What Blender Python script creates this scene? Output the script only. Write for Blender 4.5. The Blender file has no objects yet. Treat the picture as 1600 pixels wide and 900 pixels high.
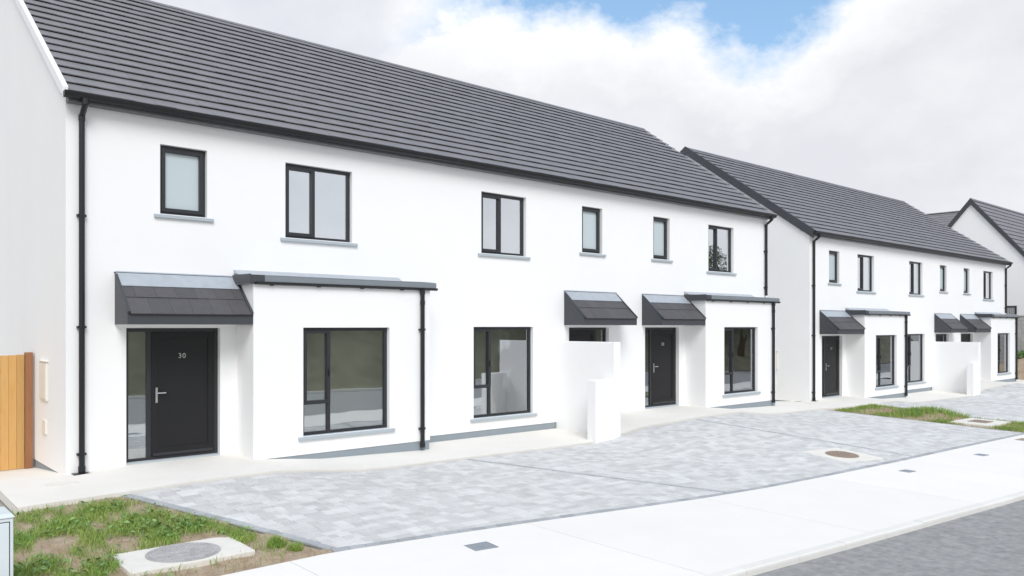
import bpy, math, random
import numpy as np
from mathutils import Vector
R = math.radians
random.seed(7); rng = np.random.default_rng(7)
scene = bpy.context.scene
COL = scene.collection

# ------------------------------------------------------------------ camera
CAM = (-2.875, -13.08, 2.11)
F_PX, CX_PX, HY_PX = 1245.0, 800.0, 510.0           # focal length and horizon of the 1600x900 photograph
PHI = math.atan2(1400.0, 1245.0)                    # angle between view axis and facade normal direction
SN, CS = math.sin(PHI), math.cos(PHI)
cd = bpy.data.cameras.new('camera'); cam = bpy.data.objects.new('camera', cd); COL.objects.link(cam)
cam.location = CAM
cam.rotation_euler = (R(90), 0, math.atan2(SN, CS) - R(90))
cd.sensor_width = 36.0; cd.lens = F_PX / 1600.0 * 36.0
cd.shift_y = (HY_PX - 450.0) / 1600.0
cd.clip_start = 0.1; cd.clip_end = 3000
scene.camera = cam

# ------------------------------------------------------------------ sky and sun
SUN_EL, SUN_AZ = R(44), math.atan2(-0.90, -0.47)    # azimuth of the direction towards the sun (x, y)
CLOUD_L = 1.0
w = bpy.data.worlds.new('World'); scene.world = w; w.use_nodes = True
nt = w.node_tree; nt.nodes.clear()
N = nt.nodes.new; L = nt.links.new
def wm(op, a, b=None, c=None, clamp=False):
    n = N('ShaderNodeMath'); n.operation = op; n.use_clamp = clamp
    for i, v in enumerate((a, b, c)):
        if v is None: continue
        if isinstance(v, (int, float)): n.inputs[i].default_value = v
        else: L(v, n.inputs[i])
    return n.outputs[0]
def wmix(fac, a, b):
    n = N('ShaderNodeMix'); n.data_type = 'RGBA'
    L(fac, n.inputs[0])
    for s, v in ((n.inputs[6], a), (n.inputs[7], b)):
        if isinstance(v, tuple): s.default_value = (*v, 1)
        else: L(v, s)
    return n.outputs[2]
sky = N('ShaderNodeTexSky'); sky.sky_type = 'NISHITA'; sky.sun_disc = False
sky.sun_elevation = SUN_EL; sky.sun_rotation = R(90) - SUN_AZ
tc = N('ShaderNodeTexCoord'); sep = N('ShaderNodeSeparateXYZ'); L(tc.outputs['Generated'], sep.inputs[0])
az = wm('MULTIPLY', wm('ARCTAN2', sep.outputs[1], sep.outputs[0]), 180 / math.pi)
el = wm('MULTIPLY', wm('ARCSINE', sep.outputs[2]), 180 / math.pi)
def noise(scale, detail, rough, vec=None, dist=0.0):
    n = N('ShaderNodeTexNoise'); n.inputs['Scale'].default_value = scale
    n.inputs['Detail'].default_value = detail; n.inputs['Roughness'].default_value = rough
    n.inputs['Distortion'].default_value = dist
    L(vec if vec is not None else tc.outputs['Generated'], n.inputs['Vector'])
    return n.outputs[0]
mp = N('ShaderNodeMapping'); mp.inputs['Scale'].default_value = (1, 1, 1.5); L(tc.outputs['Generated'], mp.inputs[0])
big = noise(3.2, 6, 0.55, mp.outputs[0]); mid = noise(9.0, 8, 0.62, mp.outputs[0]); fine = noise(26.0, 5, 0.6, mp.outputs[0])
# height of the cumulus bank round the horizon (degrees) as a curve over the compass
fc = N('ShaderNodeFloatCurve'); cv = fc.mapping.curves[0]
pts = [(-180, 30), (-90, 34), (0, 30), (12, 27), (19, 24.5), (25, 21.6), (27.3, 19.4), (29, 19.0), (31.5, 18.7), (34.5, 19.7),
       (37.5, 20.5), (40, 20.4), (43, 21.9), (47, 22.0), (51, 21.8), (55, 21.0), (58, 19.0), (64, 18.0), (90, 24), (180, 30)]
cv.points[0].location = ((pts[0][0] + 180) / 360, pts[0][1] / 90); cv.points[1].location = (1, pts[-1][1] / 90)
for a, e in pts[1:-1]: cv.points.new((a + 180) / 360, e / 90)
fc.mapping.update()
L(wm('DIVIDE', wm('ADD', az, 180), 360), fc.inputs['Value'])
etop = wm('MULTIPLY', fc.outputs[0], 90)
bump = wm('ADD', wm('MULTIPLY', wm('SUBTRACT', mid, 0.5), 9.0), wm('MULTIPLY', wm('SUBTRACT', fine, 0.5), 3.0))
dist = wm('SUBTRACT', wm('ADD', etop, bump), el)             # > 0 inside the bank
mask1 = wm('DIVIDE', wm('ADD', dist, 1.0), 2.9, clamp=True)
# broken higher cloud above the bank
mask2 = wm('MULTIPLY', wm('SUBTRACT', big, 0.47), 6.0, clamp=True)
hi = wm('DIVIDE', wm('SUBTRACT', el, 27), 10, clamp=True)
maskL = wm('MULTIPLY', wm('DIVIDE', wm('ADD', wm('SUBTRACT', az, 50.0), wm('MULTIPLY', wm('SUBTRACT', mid, 0.5), 9.0)), 7.0, clamp=True), 0.96)
mask = wm('MAXIMUM', wm('MAXIMUM', mask1, maskL), wm('MULTIPLY', mask2, hi))
# cloud tone: white crowns, greyer bodies, softly mottled
crown = wm('SUBTRACT', 1.0, wm('DIVIDE', dist, 5.5, clamp=True))
crown = wm('MULTIPLY', crown, wm('SUBTRACT', 1.0, wm('DIVIDE', wm('SUBTRACT', az, 52.0), 6.0, clamp=True)))
mott = wm('ADD', wm('MULTIPLY', wm('SUBTRACT', big, 0.38), 2.2), wm('MULTIPLY', wm('SUBTRACT', mid, 0.5), 1.3), clamp=True)
tone = wm('ADD', wm('MULTIPLY', crown, 0.70), wm('MULTIPLY', mott, 0.40), clamp=True)
right = wm('DIVIDE', wm('SUBTRACT', 40, az), 16, clamp=True)
cl = wmix(tone, (0.475, 0.485, 0.515), (0.72, 0.72, 0.72))
clm = N('ShaderNodeVectorMath'); clm.operation = 'SCALE'; L(cl, clm.inputs[0]); clm.inputs['Scale'].default_value = CLOUD_L
skm = N('ShaderNodeVectorMath'); skm.operation = 'SCALE'; L(sky.outputs[0], skm.inputs[0]); skm.inputs['Scale'].default_value = 0.112
pale = wmix(wm('ADD', 0.25, 0.0), skm.outputs[0], (0.24, 0.47, 0.68))
out = wmix(mask, pale, clm.outputs[0])
bg = N('ShaderNodeBackground'); L(out, bg.inputs[0]); bg.inputs[1].default_value = 1.0
wo = N('ShaderNodeOutputWorld'); L(bg.outputs[0], wo.inputs[0])

sl = bpy.data.lights.new('sun', 'SUN'); so = bpy.data.objects.new('sun', sl); COL.objects.link(so)
sl.energy = 1.28; sl.angle = R(30); sl.color = (1.0, 0.98, 0.95)
sd = Vector((math.cos(SUN_AZ) * math.cos(SUN_EL), math.sin(SUN_AZ) * math.cos(SUN_EL), math.sin(SUN_EL)))
so.rotation_euler = sd.to_track_quat('Z', 'Y').to_euler()

scene.view_settings.view_transform = 'Standard'; scene.view_settings.look = 'None'
scene.view_settings.exposure = 0.74; scene.view_settings.gamma = 1.0
scene.view_settings.use_curve_mapping = False
scene.cycles.max_bounces = 10; scene.cycles.diffuse_bounces = 5; scene.cycles.glossy_bounces = 5
scene.cycles.transparent_max_bounces = 12

# ------------------------------------------------------------------ materials
def mat(name, col, rough=0.7, metal=0.0, spec=0.5, var=0.0, vscale=6.0, bump=0.0, bscale=60.0, island=0.0, stretch=None,
        col2=None, detail=6, bdist=0.004):
    m = bpy.data.materials.new(name); m.use_nodes = True
    t = m.node_tree; p = t.nodes['Principled BSDF']
    p.inputs['Roughness'].default_value = rough; p.inputs['Metallic'].default_value = metal
    p.inputs['Specular IOR Level'].default_value = spec
    p.inputs['Base Color'].default_value = (*col, 1)
    geo = t.nodes.new('ShaderNodeNewGeometry')
    vec = geo.outputs['Position']
    if stretch:
        mp = t.nodes.new('ShaderNodeMapping'); mp.inputs['Scale'].default_value = stretch
        t.links.new(vec, mp.inputs[0]); vec = mp.outputs[0]
    cur = None
    def mth(op, a, b):
        n = t.nodes.new('ShaderNodeMath'); n.operation = op
        for i, v in enumerate((a, b)):
            if isinstance(v, (int, float)): n.inputs[i].default_value = v
            else: t.links.new(v, n.inputs[i])
        return n.outputs[0]
    fac = None
    if var > 0 or col2:
        n = t.nodes.new('ShaderNodeTexNoise'); n.inputs['Scale'].default_value = vscale
        n.inputs['Detail'].default_value = detail; n.inputs['Roughness'].default_value = 0.62
        t.links.new(vec, n.inputs['Vector'])
        fac = mth('MULTIPLY', mth('SUBTRACT', n.outputs[0], 0.5), 2.2)
    mul = 1.0
    if fac is not None and var > 0: mul = mth('ADD', mth('MULTIPLY', fac, var), 1.0)
    if island > 0:
        oi = t.nodes.new('ShaderNodeObjectInfo')
        r = mth('FRACT', mth('ADD', mth('MULTIPLY', geo.outputs['Random Per Island'], 1.0), oi.outputs['Random']), 0.0)
        mul2 = mth('ADD', mth('MULTIPLY', mth('SUBTRACT', r, 0.5), 2 * island), 1.0)
        mul = mth('MULTIPLY', mul2, mul)
    base = None
    if col2:
        mx = t.nodes.new('ShaderNodeMix'); mx.data_type = 'RGBA'; mx.clamp_factor = True
        t.links.new(mth('ADD', fac, 0.5), mx.inputs[0]); mx.inputs[6].default_value = (*col, 1); mx.inputs[7].default_value = (*col2, 1)
        base = mx.outputs[2]
    if not isinstance(mul, float):
        v = t.nodes.new('ShaderNodeVectorMath'); v.operation = 'SCALE'
        if base is not None: t.links.new(base, v.inputs[0])
        else: v.inputs[0].default_value = col
        t.links.new(mul, v.inputs['Scale']); base = v.outputs[0]
    if base is not None: t.links.new(base, p.inputs['Base Color'])
    if bump > 0:
        n = t.nodes.new('ShaderNodeTexNoise'); n.inputs['Scale'].default_value = bscale; n.inputs['Detail'].default_value = 5
        t.links.new(vec, n.inputs['Vector'])
        b = t.nodes.new('ShaderNodeBump'); b.inputs['Strength'].default_value = bump; b.inputs['Distance'].default_value = bdist
        t.links.new(n.outputs[0], b.inputs['Height']); t.links.new(b.outputs[0], p.inputs['Normal'])
    return m

def glass_mat(name, refl, tint):
    m = bpy.data.materials.new(name); m.use_nodes = True
    t = m.node_tree; t.nodes.clear()
    o = t.nodes.new('ShaderNodeOutputMaterial'); mx = t.nodes.new('ShaderNodeMixShader')
    tr = t.nodes.new('ShaderNodeBsdfTransparent'); tr.inputs[0].default_value = (*tint, 1)
    g = t.nodes.new('ShaderNodeBsdfGlossy'); g.inputs['Roughness'].default_value = 0.0; g.inputs[0].default_value = (0.94, 0.97, 1.0, 1)
    fr = t.nodes.new('ShaderNodeFresnel'); fr.inputs[0].default_value = 1.52
    a = t.nodes.new('ShaderNodeMath'); a.operation = 'ADD'; a.use_clamp = True; a.inputs[1].default_value = refl
    # slight waviness of real double glazing
    geo = t.nodes.new('ShaderNodeNewGeometry'); n = t.nodes.new('ShaderNodeTexNoise'); n.inputs['Scale'].default_value = 1.1
    n.inputs['Detail'].default_value = 1; t.links.new(geo.outputs['Position'], n.inputs['Vector'])
    b = t.nodes.new('ShaderNodeBump'); b.inputs['Strength'].default_value = 0.25; b.inputs['Distance'].default_value = 0.012
    t.links.new(n.outputs[0], b.inputs['Height']); t.links.new(b.outputs[0], g.inputs['Normal'])
    t.links.new(fr.outputs[0], a.inputs[0]); t.links.new(a.outputs[0], mx.inputs[0])
    t.links.new(tr.outputs[0], mx.inputs[1]); t.links.new(g.outputs[0], mx.inputs[2]); t.links.new(mx.outputs[0], o.inputs[0])
    return m

M = {}
M['render'] = mat('white_render', (0.885, 0.885, 0.88), 0.85, var=0.03, vscale=0.9, bump=0.4, bscale=120)
M['plinth'] = mat('plinth_grey', (0.27, 0.31, 0.34), 0.85, var=0.10, vscale=3, bump=0.3, bscale=120)
M['sill'] = mat('sill_grey', (0.42, 0.47, 0.50), 0.7, var=0.06, vscale=8, bump=0.1)
M['anth'] = mat('anthracite_frame', (0.027, 0.029, 0.033), 0.38, var=0.05, vscale=10)
M['dark'] = mat('black_upvc', (0.011, 0.012, 0.014), 0.4)
M['fascia'] = mat('grey_fascia', (0.052, 0.056, 0.064), 0.5, var=0.08, vscale=4)
M['leadgrey'] = mat('lead_flashing', (0.44, 0.48, 0.52), 0.42, metal=0.25, var=0.18, vscale=7, bump=0.25, bscale=22, bdist=0.01)
M['zinc'] = mat('zinc_edge', (0.235, 0.26, 0.285), 0.45, metal=0.2, var=0.10, vscale=5)
M['tile'] = mat('roof_tile', (0.20, 0.198, 0.208), 0.62, var=0.12, vscale=3.5, bump=0.35, bscale=90, island=0.055)
M['tile2'] = mat('canopy_tile', (0.085, 0.082, 0.088), 0.7, var=0.18, vscale=9, bump=0.4, bscale=110, island=0.08)
M['underlay'] = mat('roof_underlay', (0.02, 0.02, 0.022), 0.9)
M['whiteboard'] = mat('white_verge', (0.86, 0.865, 0.87), 0.6)
M['door'] = mat('charcoal_door', (0.015, 0.015, 0.016), 0.5, spec=0.3, var=0.05, vscale=3, bump=0.05, bscale=300, stretch=(1, 1, 0.08))
M['steel'] = mat('brushed_steel', (0.72, 0.71, 0.70), 0.28, metal=1.0)
M['glass_low'] = glass_mat('ground_floor_glass', 0.36, (0.88, 0.90, 0.86))
M['glass'] = glass_mat('window_glass', 0.70, (0.80, 0.85, 0.83))
M['frost'] = mat('frosted_glass', (0.51, 0.59, 0.61), 0.18, spec=0.9, var=0.03, vscale=2)
M['room'] = mat('room_plaster', (0.80, 0.77, 0.66), 0.9, var=0.03)
M['roomfloor'] = mat('room_floor', (0.42, 0.37, 0.30), 0.6, var=0.1)
M['concrete'] = mat('path_concrete', (0.76, 0.735, 0.685), 0.9, var=0.07, vscale=1.3, bump=0.3, bscale=140, detail=9)
M['fpath'] = mat('footpath_concrete', (0.81, 0.785, 0.745), 0.9, var=0.05, vscale=0.9, bump=0.3, bscale=140, detail=9, island=0.02)
M['kerb'] = mat('kerb_concrete', (0.72, 0.71, 0.675), 0.9, var=0.07, vscale=4, bump=0.4, bscale=120, island=0.05)
M['block'] = mat('paving_block', (0.585, 0.585, 0.578), 0.85, var=0.20, vscale=3.2, bump=0.5, bscale=110, island=0.125, detail=8)
M['blockdark'] = mat('edging_block', (0.38, 0.395, 0.41), 0.85, var=0.12, vscale=7, bump=0.5, bscale=110, island=0.14)
M['joint'] = mat('paving_joint_sand', (0.15, 0.15, 0.15), 0.95, var=0.25, vscale=5)
M['asphalt'] = mat('asphalt', (0.325, 0.325, 0.322), 0.9, var=0.55, vscale=9, bump=0.9, bscale=210, detail=12, bdist=0.008)
M['soil'] = mat('bare_soil', (0.36, 0.25, 0.175), 0.95, col2=(0.44, 0.37, 0.27), vscale=5, var=0.28, bump=0.9, bscale=26, bdist=0.03)
M['grass'] = mat('grass_blade', (0.17, 0.33, 0.05), 0.6, island=0.35, col2=(0.33, 0.41, 0.10), vscale=2.6)
M['drygrass'] = mat('dry_grass_blade', (0.38, 0.33, 0.17), 0.7, island=0.30)
M['weed'] = mat('weed_leaf', (0.125, 0.25, 0.07), 0.5, island=0.35, col2=(0.20, 0.32, 0.10), vscale=4)
M['wood'] = mat('fence_timber', (0.66, 0.395, 0.14), 0.65, col2=(0.52, 0.285, 0.09), vscale=5, var=0.16, stretch=(7, 7, 0.7), island=0.10, bump=0.2, bscale=60)
M['woodpost'] = mat('fence_post_timber', (0.30, 0.135, 0.06), 0.7, var=0.2, vscale=5, stretch=(6, 6, 0.6))
M['cream'] = mat('meter_box_cream', (0.80, 0.77, 0.70), 0.5)
M['cabinet'] = mat('cabinet_grp', (0.62, 0.68, 0.70), 0.5, var=0.03)
M['iron'] = mat('cast_iron', (0.43, 0.42, 0.42), 0.8, var=0.45, vscale=9, bump=0.7, bscale=70, bdist=0.01)
M['rust'] = mat('rusty_iron', (0.34, 0.265, 0.21), 0.75, var=0.3, vscale=12, bump=0.6, bscale=70, bdist=0.01)
M['slabconc'] = mat('manhole_surround_concrete', (0.73, 0.705, 0.65), 0.92, var=0.12, vscale=6, bump=0.4, bscale=90)
M['steelcover'] = mat('galvanised_cover', (0.30, 0.33, 0.37), 0.55, metal=0.3, var=0.15, vscale=18, bump=0.5, bscale=120)
M['blockwork'] = mat('concrete_blockwork', (0.44, 0.43, 0.41), 0.92, var=0.15, vscale=4, bump=0.4, bscale=80, island=0.08)
M['mortar'] = mat('mortar', (0.36, 0.35, 0.33), 0.95)
M['leaf'] = mat('hedge_leaf', (0.21, 0.21, 0.13), 0.6, island=0.45)
M['leaf2'] = mat('tree_leaf', (0.075, 0.10, 0.04), 0.6, island=0.45)
M['bark'] = mat('bark', (0.10, 0.075, 0.05), 0.9, var=0.3, vscale=8, stretch=(4, 4, 1), bump=0.6, bscale=30)
M['ground'] = mat('subsoil', (0.33, 0.325, 0.29), 0.95, var=0.3, vscale=0.6)
M['bank'] = mat('grassy_bank', (0.185, 0.185, 0.115), 0.95, col2=(0.23, 0.215, 0.15), vscale=1.2, var=0.25, bump=1.0, bscale=14, bdist=0.08)
M['soffit'] = mat('soffit_grey', (0.15, 0.152, 0.16), 0.6)
M['louvre'] = mat('grey_blind', (0.33, 0.33, 0.34), 0.6)

# ------------------------------------------------------------------ mesh helpers
class MB:
    def __init__(s): s.v = []; s.f = []
    def poly(s, pts):
        b = len(s.v); s.v += [tuple(p) for p in pts]; s.f.append(tuple(range(b, b + len(pts)))); return s
    def box(s, x0, x1, y0, y1, z0, z1):
        x0, x1 = sorted((x0, x1)); y0, y1 = sorted((y0, y1)); z0, z1 = sorted((z0, z1))
        b = len(s.v)
        s.v += [(x0, y0, z0), (x1, y0, z0), (x1, y1, z0), (x0, y1, z0), (x0, y0, z1), (x1, y0, z1), (x1, y1, z1), (x0, y1, z1)]
        for q in ((0, 3, 2, 1), (4, 5, 6, 7), (0, 1, 5, 4), (1, 2, 6, 5), (2, 3, 7, 6), (3, 0, 4, 7)): s.f.append(tuple(b + i for i in q))
        return s
    def prism(s, a, b_):                                # two matching rings joined
        n = len(a); b = len(s.v); s.v += [tuple(p) for p in a] + [tuple(p) for p in b_]
        s.f.append(tuple(b + i for i in reversed(range(n)))); s.f.append(tuple(b + n + i for i in range(n)))
        for i in range(n): j = (i + 1) % n; s.f.append((b + i, b + j, b + n + j, b + n + i))
        return s
    def xprism(s, prof, x0, x1):                        # (y, z) profile swept along x
        return s.prism([(x0, y, z) for y, z in prof], [(x1, y, z) for y, z in prof])
    def tube(s, path, r, n=10, rect=None):
        rings = []
        P = [Vector(p) for p in path]
        for i, p in enumerate(P):
            d = (P[min(i + 1, len(P) - 1)] - P[max(i - 1, 0)]).normalized()
            u = d.cross(Vector((0, 1, 0)) if abs(d.y) < 0.9 else Vector((1, 0, 0))).normalized(); v = d.cross(u)
            rr = r[i] if isinstance(r, (list, tuple)) else r
            rings.append([p + rr * (math.cos(k * 2 * math.pi / n) * u + math.sin(k * 2 * math.pi / n) * v) for k in range(n)])
        b = len(s.v)
        for rg in rings: s.v += [tuple(q) for q in rg]
        for i in range(len(rings) - 1):
            for k in range(n):
                k2 = (k + 1) % n; s.f.append((b + i * n + k, b + i * n + k2, b + (i + 1) * n + k2, b + (i + 1) * n + k))
        s.f.append(tuple(b + k for k in reversed(range(n)))); s.f.append(tuple(b + (len(rings) - 1) * n + k for k in range(n)))
        return s
    def mesh(s, name):
        me = bpy.data.meshes.new(name); me.from_pydata(s.v, [], s.f); me.update(); return me
    def build(s, name, m, parent=None, bevel=0.0, smooth=False):
        me = s.mesh(name)
        if isinstance(m, str): m = M[m]
        me.materials.append(m)
        import bmesh
        bm = bmesh.new(); bm.from_mesh(me); bmesh.ops.recalc_face_normals(bm, faces=bm.faces[:])
        if bevel:
            bmesh.ops.bevel(bm, geom=[e for e in bm.edges if len(e.link_faces) == 2 and e.calc_face_angle(0) > 0.6], offset=bevel, segments=2, affect='EDGES', profile=0.6)
        bm.to_mesh(me); bm.free()
        if smooth:
            for p in me.polygons: p.use_smooth = True
        return link(name, me, parent)
def link(name, me, parent=None):
    o = bpy.data.objects.new(name, me); COL.objects.link(o)
    if parent is not None: o.parent = parent
    return o
def empty(name, loc): o = link(name, None); o.location = loc; o.empty_display_size = 0.2; return o
def tag(o, label=None, cat=None, group=None, kind=None):
    if label: o['label'] = label
    if cat: o['category'] = cat
    if group: o['group'] = group
    if kind: o['kind'] = kind
    return o
def proj(p):
    vx, vy, vz = p[0] - CAM[0], p[1] - CAM[1], p[2] - CAM[2]
    r = vx * SN - vy * CS; fw = vx * CS + vy * SN
    if fw < 0.5: return (-9999, -9999, fw)
    return (CX_PX + F_PX * r / fw, HY_PX - F_PX * vz / fw, fw)
def in_view(p, m=10):
    x, y, fw = proj(p); return fw > 0.5 and -m < x < 1600 + m and -m < y < 900 + m

# ------------------------------------------------------------------ levels of the street
DX, DZ = 21.85, -0.29                                   # second terrace relative to the first
zA_x = [-8, -2, -.8, .3, 1.2, 2.55, 3.2, 3.9, 4.6, 6.3, 8.3, 9.4, 9.9, 11.05, 13.5, 15.05, 15.7, 16.4, 17.1, 19]
zA_y = [-.3, -.2, -.12, -.10, -.068, -.073, -.146, -.22, -.25, -.27, -.305, -.31, -.29, -.13, -.07, -.073, -.146, -.22, -.25, -.28]
zW_x = [-8, -.8, 0, .8, 2.3, 2.6, 3.2, 3.75, 4.7, 5.8, 10.12, 10.34, 11.9, 14.8, 15.1, 15.7, 16.25, 17.2, 18.3, 19.3]
zW_y = [-.3, -.08, -.065, -.018, -.018, -.03, -.08, -.14, -.165, -.22, -.24, -.02, -.018, -.018, -.03, -.08, -.14, -.165, -.2, -.22]
def two(xs, ys):
    a = [x for x in xs]; b = [y for y in ys]
    for x, y in zip(xs, ys):
        if x >= 0: a.append(x + DX); b.append(y + DZ)
    return a + [48, 80], b + [b[-1] - .06, b[-1] - .4]
zA_t = two(zA_x, zA_y); zW_t = two(zW_x, zW_y)
ZF_T = ([-40, 1.5, 13, 19.5, 42, 90], [-.33, -.33, -.46, -.5, -.8, -1.3])
YF_T = ([-40, 1.41, 1.99, 2.81, 3.7, 4.67, 5.71, 6.9, 8.33, 10.3, 12.56, 15.5, 19.1, 30, 45, 90], [-5.37, -5.36, -5.45, -5.56, -5.70, -5.87, -6.06, -6.26, -6.43, -6.55, -6.65, -6.75, -6.92, -7.3, -7.6, -8])
YK_T = ([-40, -2, 4.1, 5.9, 8.1, 11.1, 19, 30, 45, 90], [-8.2, -8.3, -8.54, -8.72, -8.91, -9.17, -9.6, -10.1, -10.5, -11])
YA = -1.7                                                # front edge of the house path
ip = lambda t, x: np.interp(x, t[0], t[1])
def surf(X, Y):
    X = np.asarray(X, float); Y = np.asarray(Y, float)
    zw, za, zf, yf, yk = ip(zW_t, X), ip(zA_t, X), ip(ZF_T, X), ip(YF_T, X), ip(YK_T, X)
    a = zw + (za - zw) * np.clip(-Y / 1.7, 0, 1) - 0.085 * np.clip(Y, 0, 2.6)
    t = np.clip((YA - Y) / (YA - yf), 0, 1)
    p = (za - .035) + (zf - za + .035) * t
    f = zf - .03 * np.clip((yf - Y) / (yf - yk), 0, 1)
    return np.where(Y >= YA, a, np.where(Y >= yf, p, f))
S1 = lambda x, y: float(surf(x, y))

def strip(name, xs, yA, yB, ny, zf, m, kind='structure', skirt=0.0, parent=None):
    """sheet between two lines yA(x) and yB(x); skirt adds a vertical face down along the yB edge"""
    xs = np.asarray(xs, float); v = []; f = []
    for x in xs:
        a, b = yA(x), yB(x)
        for j in range(ny + 1):
            y = a + (b - a) * j / ny; v.append((x, y, float(zf(x, y))))
    n = ny + 1
    for i in range(len(xs) - 1):
        for j in range(ny):
            f.append((i * n + j, i * n + j + 1, (i + 1) * n + j + 1, (i + 1) * n + j))
    if skirt:
        b = len(v)
        for i, x in enumerate(xs): p = v[i * n + ny]; v.append((p[0], p[1] + 0.002, p[2] - skirt))
        for i in range(len(xs) - 1): f.append((i * n + ny, b + i, b + i + 1, (i + 1) * n + ny))
        for e in (0, len(xs) - 1):                       # end skirts
            b = len(v)
            for j in range(n): p = v[e * n + j]; v.append((p[0], p[1], p[2] - skirt))
            for j in range(ny): f.append((e * n + j, e * n + j + 1, b + j + 1, b + j))
    me = bpy.data.meshes.new(name); me.from_pydata(v, [], f); me.update(); me.materials.append(M[m])
    o = link(name, me, parent)
    if kind: o['kind'] = kind
    return o

# ground: one sheet to the horizon, just below everything laid on it
gx = np.r_[-900, -300, -120, -60, -30, np.arange(-16, 62, 1.0), 80, 120, 300, 900]
gy = np.r_[-900, -300, -100, -60, -40, -30, -24, -20, np.arange(-17.5, 14, 0.8), 20, 40, 120, 300, 900]
gv = []; gf = []
for x in gx:
    for y in gy:
        xc = min(max(x, -30), 70)
        z = S1(xc, y) - 0.14
        if y < ip(YK_T, xc) + 0.3: z -= 0.16
        gv.append((x, y, z))
n = len(gy)
for i in range(len(gx) - 1):
    for j in range(n - 1): gf.append((i * n + j, (i + 1) * n + j, (i + 1) * n + j + 1, i * n + j + 1))
me = bpy.data.meshes.new('ground'); me.from_pydata(gv, [], gf); me.materials.append(M['ground']); tag(link('ground', me), kind='structure')

# road
zr = lambda x, y: float(ip(ZF_T, x)) - .105 + .02 * math.sin(math.pi * min(max((ip(YK_T, x) - y) / 7.6, 0), 1))
xs_road = np.r_[np.arange(-40, 60, 1.0), 70, 90]
strip('road', xs_road, lambda x: ip(YK_T, x) + 0.02, lambda x: ip(YK_T, x) - 7.9, 8, zr, 'asphalt')
# footpath with kerb stones along the road
xs_fp = np.r_[np.arange(-40, 60, 0.5), 70, 90]
fpo = strip('footpath', xs_fp, lambda x: ip(YF_T, x), lambda x: ip(YK_T, x) + 0.125, 5, lambda x, y: S1(x, y) - .012, 'joint')
for i in range(-4, 17):
    a = 0.9 + i * 3.0
    strip('concrete_bay', np.linspace(a + .004, a + 2.996, 9), lambda x: ip(YF_T, x), lambda x: ip(YK_T, x) + 0.125, 5, lambda x, y: S1(x, y), 'fpath', kind=None, skirt=0.02, parent=fpo)
kerb = tag(empty('kerb', (0, 0, 0)), kind='structure')
x = -12.0
while x < 44:
    x2 = x + 0.905
    m = MB(); y0, y1 = float(ip(YK_T, x)), float(ip(YK_T, x2))
    dz = random.uniform(-.003, .003)
    pr = [(0.125, -.25), (0.125, .0), (.02, .0), (.004, -.012), (0, -.03), (0, -.25)]
    za0, za1 = S1(x, y0 + .06) + .004 + dz, S1(x2, y1 + .06) + .004 + dz
    m.prism([(x, y0 + a, za0 + b) for a, b in pr], [(x2, y1 + a, za1 + b) for a, b in pr])
    m.build('kerb_stone', 'kerb', kerb)
    x = x2 + 0.004
# far side of the road: kerb line, grass bank (seen mirrored in the ground-floor windows)
fk = tag(empty('far_kerb', (0, 0, 0)), kind='structure')
for i in range(30):
    x = -12 + i * 1.8; y0 = float(ip(YK_T, x)) - 7.8; y1 = float(ip(YK_T, x + 1.79)) - 7.8; z0 = zr(x, y0); z1 = zr(x + 1.79, y1)
    pr = [(-.13, -.1), (-.13, .09), (0, .09), (0, -.1)]
    MB().prism([(x, y0 + a, z0 + b) for a, b in pr], [(x + 1.79, y1 + a, z1 + b) for a, b in pr]).build('kerb_stone', 'kerb', fk)
def zbank(x, y):
    t = (ip(YK_T, x) - 7.9 - y)
    return float(ip(ZF_T, x)) - .03 + 3.0 * min(max((t - .5) / 5.5, 0), 1) ** 1.2 + 0.10 * math.sin(x * 1.3 + y) * min(t / 2, 1)
strip('grass_bank', np.r_[np.arange(-40, 90, 1.0)], lambda x: ip(YK_T, x) - 7.93, lambda x: ip(YK_T, x) - 15, 12, zbank, 'bank')

# concrete path along the houses (one sheet in front, plus the side passages)
xs_a = np.unique(np.r_[np.arange(-0.9, 46, 0.2), zA_t[0], zW_t[0]]); xs_a = xs_a[(xs_a >= -0.9) & (xs_a <= 43.0)]
strip('house_path', xs_a, lambda x: 0.3, lambda x: YA, 10, lambda x, y: S1(x, y), 'concrete', skirt=0.12)
strip('side_passage', np.linspace(-0.9, 0.25, 5), lambda x: 11.0, lambda x: 0.3, 12, lambda x, y: S1(x, y), 'concrete', skirt=0.1)
strip('middle_passage', np.linspace(19.0, 22.1, 5), lambda x: 11.0, lambda x: 0.3, 12, lambda x, y: S1(x, y), 'concrete')

# ------------------------------------------------------------------ driveways of paving blocks
def clip(poly, px, py, nx, ny):                          # keep the side where (p - P).n >= 0
    outp = []
    for i in range(len(poly)):
        a = poly[i]; b = poly[(i + 1) % len(poly)]
        da = (a[0] - px) * nx + (a[1] - py) * ny; db = (b[0] - px) * nx + (b[1] - py) * ny
        if da >= 0: outp.append(a)
        if da * db < 0:
            t = da / (da - db); outp.append((a[0] + (b[0] - a[0]) * t, a[1] + (b[1] - a[1]) * t))
    return outp
def shrink(poly, d):
    cx = sum(p[0] for p in poly) / len(poly); cy = sum(p[1] for p in poly) / len(poly)
    o = []
    for x, y in poly:
        l = math.hypot(x - cx, y - cy) + 1e-6; k = max(1 - d * 1.4 / l, 0.2); o.append((cx + (x - cx) * k, cy + (y - cy) * k))
    return o
def area(p): return 0.5 * abs(sum(p[i][0] * p[(i + 1) % len(p)][1] - p[(i + 1) % len(p)][0] * p[i][1] for i in range(len(p))))
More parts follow.
